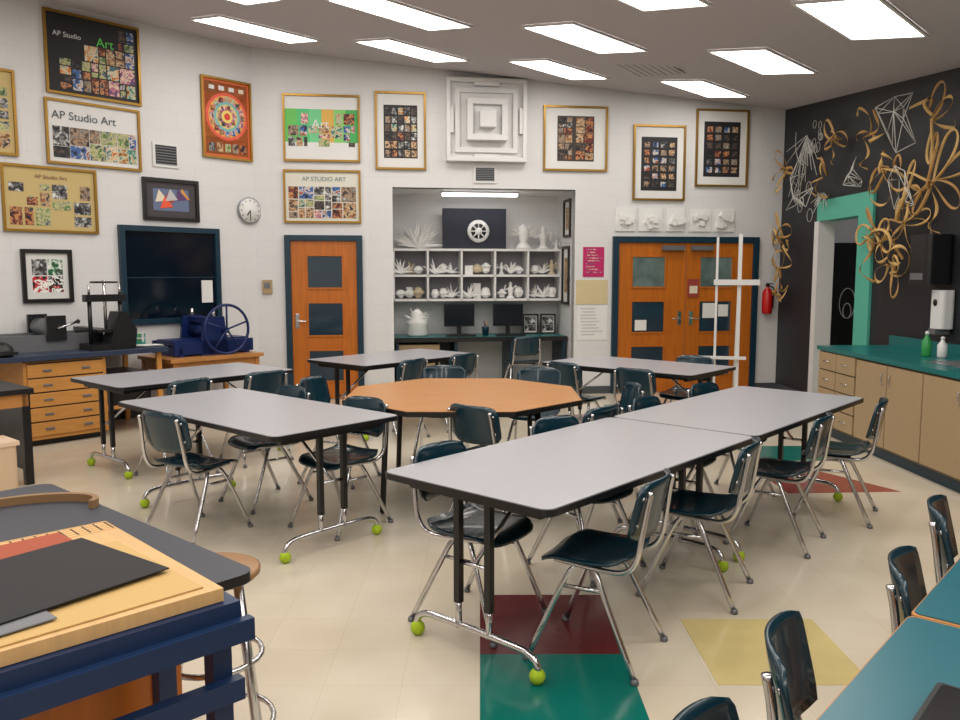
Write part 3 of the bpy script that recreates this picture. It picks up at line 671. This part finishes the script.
# ------------------------------------------------------------------ easel
m=M();h=2.02
m.box(-.14,-.115,-.015,.015,0.02,h-.03,WHITE).box(.09,.13,-.015,.015,0.02,h,WHITE)
m.box(-.3,.3,-.03,.03,.0,.04,WHITE).box(-.16,.32,-.05,-.02,1.47,1.53,WHITE).box(-.30,.20,-.08,-.02,.66,.69,WHITE)
m.tube([(.11,.02,1.85),(.11,.6,.0)],.012,WHITE,6)
m.obj('white_easel',(2.72,9.0,0),-.25)
# ------------------------------------------------------------------ left wall furniture
m=M()
def LWb(m,s0,s1,n0,n1,z0,z1,mt): m.box(-s1,-s0,-n1,-n0,z0,z1,mt)
LWb(m,2.3,3.05,.1,.86,.06,.79,MAPLE)
for k in range(5): 
    z=.10+k*.136;LWb(m,2.33,3.02,.862,.878,z,z+.122,MAPLE)
    LWb(m,2.33,3.02,.855,.863,z+.122,z+.136,DK)
    for s in (2.5,2.85): m.box(-s-.04,-s+.04,-.888,-.878,z+.05,z+.07,GREYM)
LWb(m,2.35,3.0,.15,.8,0,.06,EDGE)
LWb(m,1.68,3.35,.05,.92,.80,.85,mat('bench_blue_edge',(44,56,80),.4))
for s in (1.72,3.3):
    for n_ in (.1,.85): LWb(m,s,s+.05,n_-.04,n_,0,.80,MAPLE)
LWb(m,1.74,2.28,.1,.8,.25,.28,MAPLE);LWb(m,1.8,2.2,.2,.75,.28,.6,EDGE)
m.obj('flat_file_cabinet',LC,RA,.003)
m=M();m.box(-.58,.58,-.2,.2,.06,.12,GREYM).box(-.58,.58,-.22,-.19,.0,.16,GREYM).box(-.58,.58,.19,.22,0,.16,GREYM).box(-.6,-.5,-.24,.24,.0,.2,BLKM).box(.5,.6,-.24,.24,0,.2,BLKM)
m.cyl((.15,-.2,.22),(.15,.2,.22),.085,GREYM,24).box(.06,.24,-.25,-.21,.1,.34,BLKM).box(.06,.24,.21,.25,.1,.34,BLKM)
m.tube([(.15,-.25,.22),(.15,-.29,.22),(.33,-.29,.28)],.012,CHROME).ball((.33,-.3,.28),.022,EDGE);m.box(-.45,-.1,-.15,.15,.12,.125,PAPERW)
m.obj('proofing_press',LW(2.78,.851,.33),RA)
m=M();m.box(-.2,.2,-.15,.15,0,.06,BLKM)
for x in (-.15,.15): m.cyl((x,0,.06),(x,0,.5),.02,BLKM)
m.box(-.2,.2,-.04,.04,.47,.54,BLKM).cyl((0,0,.2),(0,0,.68),.016,CHROME).box(-.12,.12,-.1,.1,.17,.2,BLKM)
for x in (-.15,0,.15): m.cyl((x,0,.54),(x,0,.63),.012,CHROME);
m.tube([(.12*math.cos(t),.12*math.sin(t),.66) for t in [2*math.pi*k/20 for k in range(20)]],.01,BLKM,6,True,True);m.cyl((-.12,0,.66),(.12,0,.66),.008,BLKM,6)
m.prism([(-.12,-.06),(.14,-.06),(.16,.12),(.05,.3),(-.02,.3),(-.08,.1)],-.1,.1,BLKM,None,Matrix.Translation((.1,-.02,.07))@Matrix.Rotation(math.pi/2,4,'X'))
m.obj('screw_press',LW(2.22,.851,.72),RA)
m=M();m.lathe([(.10,0),(.11,.03),(.10,.08),(.06,.12),(.02,.135)],(0,0,0),EDGE,18).box(-.10,.10,-.14,-.08,.02,.05,EDGE);m.obj('welding_helmet',LW(3.2,.851,.78),RA)
m=M();m.box(-.16,.16,-.11,.11,0,.02,mat('basket_teal',(40,150,140),.5))
for k in range(9):
    x=-.16+k*.04;m.box(x-.006,x+.006,-.11,-.104,0,.12,MATS['basket_teal']).box(x-.006,x+.006,.104,.11,0,.12,MATS['basket_teal'])
for z in (.06,.115): m.box(-.16,.16,-.112,-.106,z,z+.012,WHITE).box(-.16,-.154,-.11,.11,z,z+.012,WHITE).box(.154,.16,-.11,.11,z,z+.012,WHITE).box(-.16,.16,.106,.112,z,z+.012,WHITE)
m.box(-.13,.0,-.08,.08,.02,.10,I['blue']).box(.02,.13,-.07,.07,.02,.11,I['lime']);m.obj('supply_basket',LW(1.86,.851,.35),RA)
m=M()
for k in range(6):
    x=rnd.uniform(-.12,.0);y=rnd.uniform(-.1,.0);m.box(x,x+.22,y,y+.14,k*.003,k*.003+.002,PAPERW,Matrix.Rotation(rnd.uniform(-.2,.2),4,'Z'))
m.obj('paper_stack',LW(1.85,.851,.72),RA)
# low table and blue etching press
m=M();LWb(m,.5,1.62,.1,.85,.66,.70,OAK)
for s in (.54,1.53):
    for n_ in (.16,.82): LWb(m,s,s+.05,n_-.05,n_,0,.66,OAK)
LWb(m,.55,1.57,.15,.8,.56,.66,OAK);LWb(m,.55,1.57,.15,.8,.2,.22,OAK);m.obj('wood_work_table',LC,RA,.003)
m=M();m.box(-.46,.46,-.2,.2,.12,.16,BLUEM).box(-.46,.46,-.17,.17,.16,.175,BLUEM)
for y in (-.23,.23):
    m.prism([(-.17,0),(.17,0),(.12,.42),(-.12,.42)],-.02,.02,BLUEM,None,Matrix.Translation((0,y,0))@Matrix.Rotation(math.pi/2,4,'X'))
    m.box(-.48,.48,y-.02,y+.02,.02,.16,BLUEM);m.cyl((0,y,.4),(0,y,.5),.018,CHROME)
for x in (-.4,.4): m.box(x-.03,x+.03,-.25,.25,0,.1,BLUEM)
m.cyl((0,-.21,.26),(0,.21,.26),.075,BLUEM,20).cyl((0,-.21,.09),(0,.21,.09),.05,BLUEM,20).box(-.06,.06,-.21,.21,.36,.41,BLUEM)
c=Vector((.1,-.33,.22));m.cyl((0.1,-.21,.26),(0.1,-.35,.26),.02,BLUEM)
m.tube([(c.x+.27*math.cos(t),c.y,c.z+.06+.27*math.sin(t)) for t in [2*math.pi*k/32 for k in range(32)]],.016,BLUEM,8,True,True)
for k in range(5):
    t=k*2*math.pi/5+.3;m.cyl((c.x,c.y,c.z+.06),(c.x+.27*math.cos(t),c.y,c.z+.06+.27*math.sin(t)),.011,BLUEM,6)
m.obj('etching_press',LW(1.0,.7005,.42),RA)
# desk at far left
m=M();O9=Vector((-3.36,6.12,0))
m.box(-1.3,0,0,.75,.70,.74,EDGE).box(-1.26,-.03,.03,.72,.60,.70,OAK)
for x in (-1.25,-.08):
    for y in (.03,.66): m.box(x,x+.06,y,y+.06,0,.7,BLKM)
m.box(-.06,-.03,.09,.66,.1,.6,BLKM)
m.obj('art_desk',O9,RA,.003)
m=M();m.prism(rrect(-.17,.17,-.15,.15,.04),0,.4,mat('bin_beige',(206,180,150),.6));m.box(-.18,.18,-.16,.16,.38,.41,mat('bin_rim',(220,196,170),.6));c=O9-A*.35-B*.2;m.obj('storage_bin',(c.x-.08,c.y,0),RA)
# ------------------------------------------------------------------ bench lower left
O10=Vector((-.64,2.28,0))
m=M();m.prism(rrect(-1.3,0,0,1.5,.05),.72,.75,DGREY,EDGE)
m.box(-1.24,-.22,.03,1.45,.60,.72,DOORW).box(-.22,-.05,.36,1.45,.60,.72,DOORW)
for x in (-1.24,-.30):
    for y in (.04,1.37): m.box(x,x+.08,y,y+.08,0,.6,DOORW)
m.box(-1.2,-.24,.05,.07,.1,.6,DOORW)
m.obj('slate_workbench',O10,RA,.003)
m=M()
m.box(-.9,.0,0,.70,.87,.90,PINE)
m.box(-.95,.03,-.02,.36,.81,.868,NAVY).box(-.95,.05,-.045,-.02,.78,.83,NAVY).box(-.95,.03,-.03,0,.64,.69,NAVY)
for x in (-.92,-.03):
    for y in (.0,.30): m.box(x,x+.045,y,y+.045,0,.81,NAVY)
for k in range(30): m.box(-.88+k*.03,-.876+k*.03,.62,.69,.9,.9008,EDGE)
for k in range(5): m.box(-.9,0,.61+k*.02,.612+k*.02,.9,.9006,mat('ruler_line',(190,130,70),.6))
def sheet(x0,x1,y0,y1,z,mt,r): 
    c=Vector(((x0+x1)/2,(y0+y1)/2,0));m.box(x0-c.x,x1-c.x,y0-c.y,y1-c.y,z,z+.003,mt,Matrix.Translation(c)@Matrix.Rotation(r,4,'Z'))
sheet(-.62,-.04,.02,.48,.901,mat('kraft',(198,164,104),.7),.03)
sheet(-.80,-.13,.43,.63,.905,mat('rust_paper',(160,74,46),.7),.08)
sheet(-.80,-.34,.04,.34,.908,mat('grey_paper',(116,118,124),.7),.1)
sheet(-.56,-.08,.12,.50,.913,mat('charcoal_paper',(30,30,34),.75),.18)
m.obj('drafting_cutter',(-.574,1.77,0),RA-.068)
m=M();m.lathe([(.02,.0),(.14,0),(.15,.01),(.15,.025),(.14,.03)],(0,0,.67),mat('stool_seat',(150,112,74),.4),24)
for k in range(4):
    t=math.pi/4+k*math.pi/2;m.cyl((.11*math.cos(t),.11*math.sin(t),.67),(.2*math.cos(t),.2*math.sin(t),0.01),.013,CHROME,8)
for z,r in ((.2,.178),(.42,.148)): m.tube([(r*math.cos(t),r*math.sin(t),z) for t in [2*math.pi*j/24 for j in range(24)]],.009,CHROME,6,True,True)
m.obj('lab_stool',(-.83,2.44,0),.3)
# curved plywood offcut lying on the bench
m=M();arc=[(.22*math.cos(t),.13*math.sin(t)) for t in [math.radians(-20+10*k) for k in range(17)]]
inn=[(.20*math.cos(t),.105*math.sin(t)) for t in [math.radians(-20+10*k) for k in range(17)]]
n=len(arc);bw=mat('bentwood',(140,108,74),.4)
m.add([(x,y,0) for x,y in arc]+[(x,y,0) for x,y in inn]+[(x,y,.03) for x,y in arc]+[(x,y,.03) for x,y in inn],
  [f for i in range(n-1) for f in ((i,i+1,n+i+1,n+i),(2*n+i,3*n+i,3*n+i+1,2*n+i+1),(i,2*n+i,2*n+i+1,i+1),(n+i,n+i+1,3*n+i+1,3*n+i))]+[(0,n,3*n,2*n),(n-1,3*n-1,4*n-1,2*n-1)],bw)
c=O10+B*1.12-A*.2;m.obj('bent_plywood_strip',(c.x,c.y,.7505),RA-.5)
# ------------------------------------------------------------------ camera and world
cam=bpy.data.cameras.new('camera');co=bpy.data.objects.new('camera',cam);scene.collection.objects.link(co)
cam.sensor_width=36;cam.lens=36*820/960;cam.clip_start=.05
co.location=(0,0,1.6);co.rotation_euler=(math.radians(90-6.05),0,0);scene.camera=co
w=bpy.data.worlds.new('world');scene.world=w;w.use_nodes=True
w.node_tree.nodes['Background'].inputs[0].default_value=(.8,.85,1,1);w.node_tree.nodes['Background'].inputs[1].default_value=.5
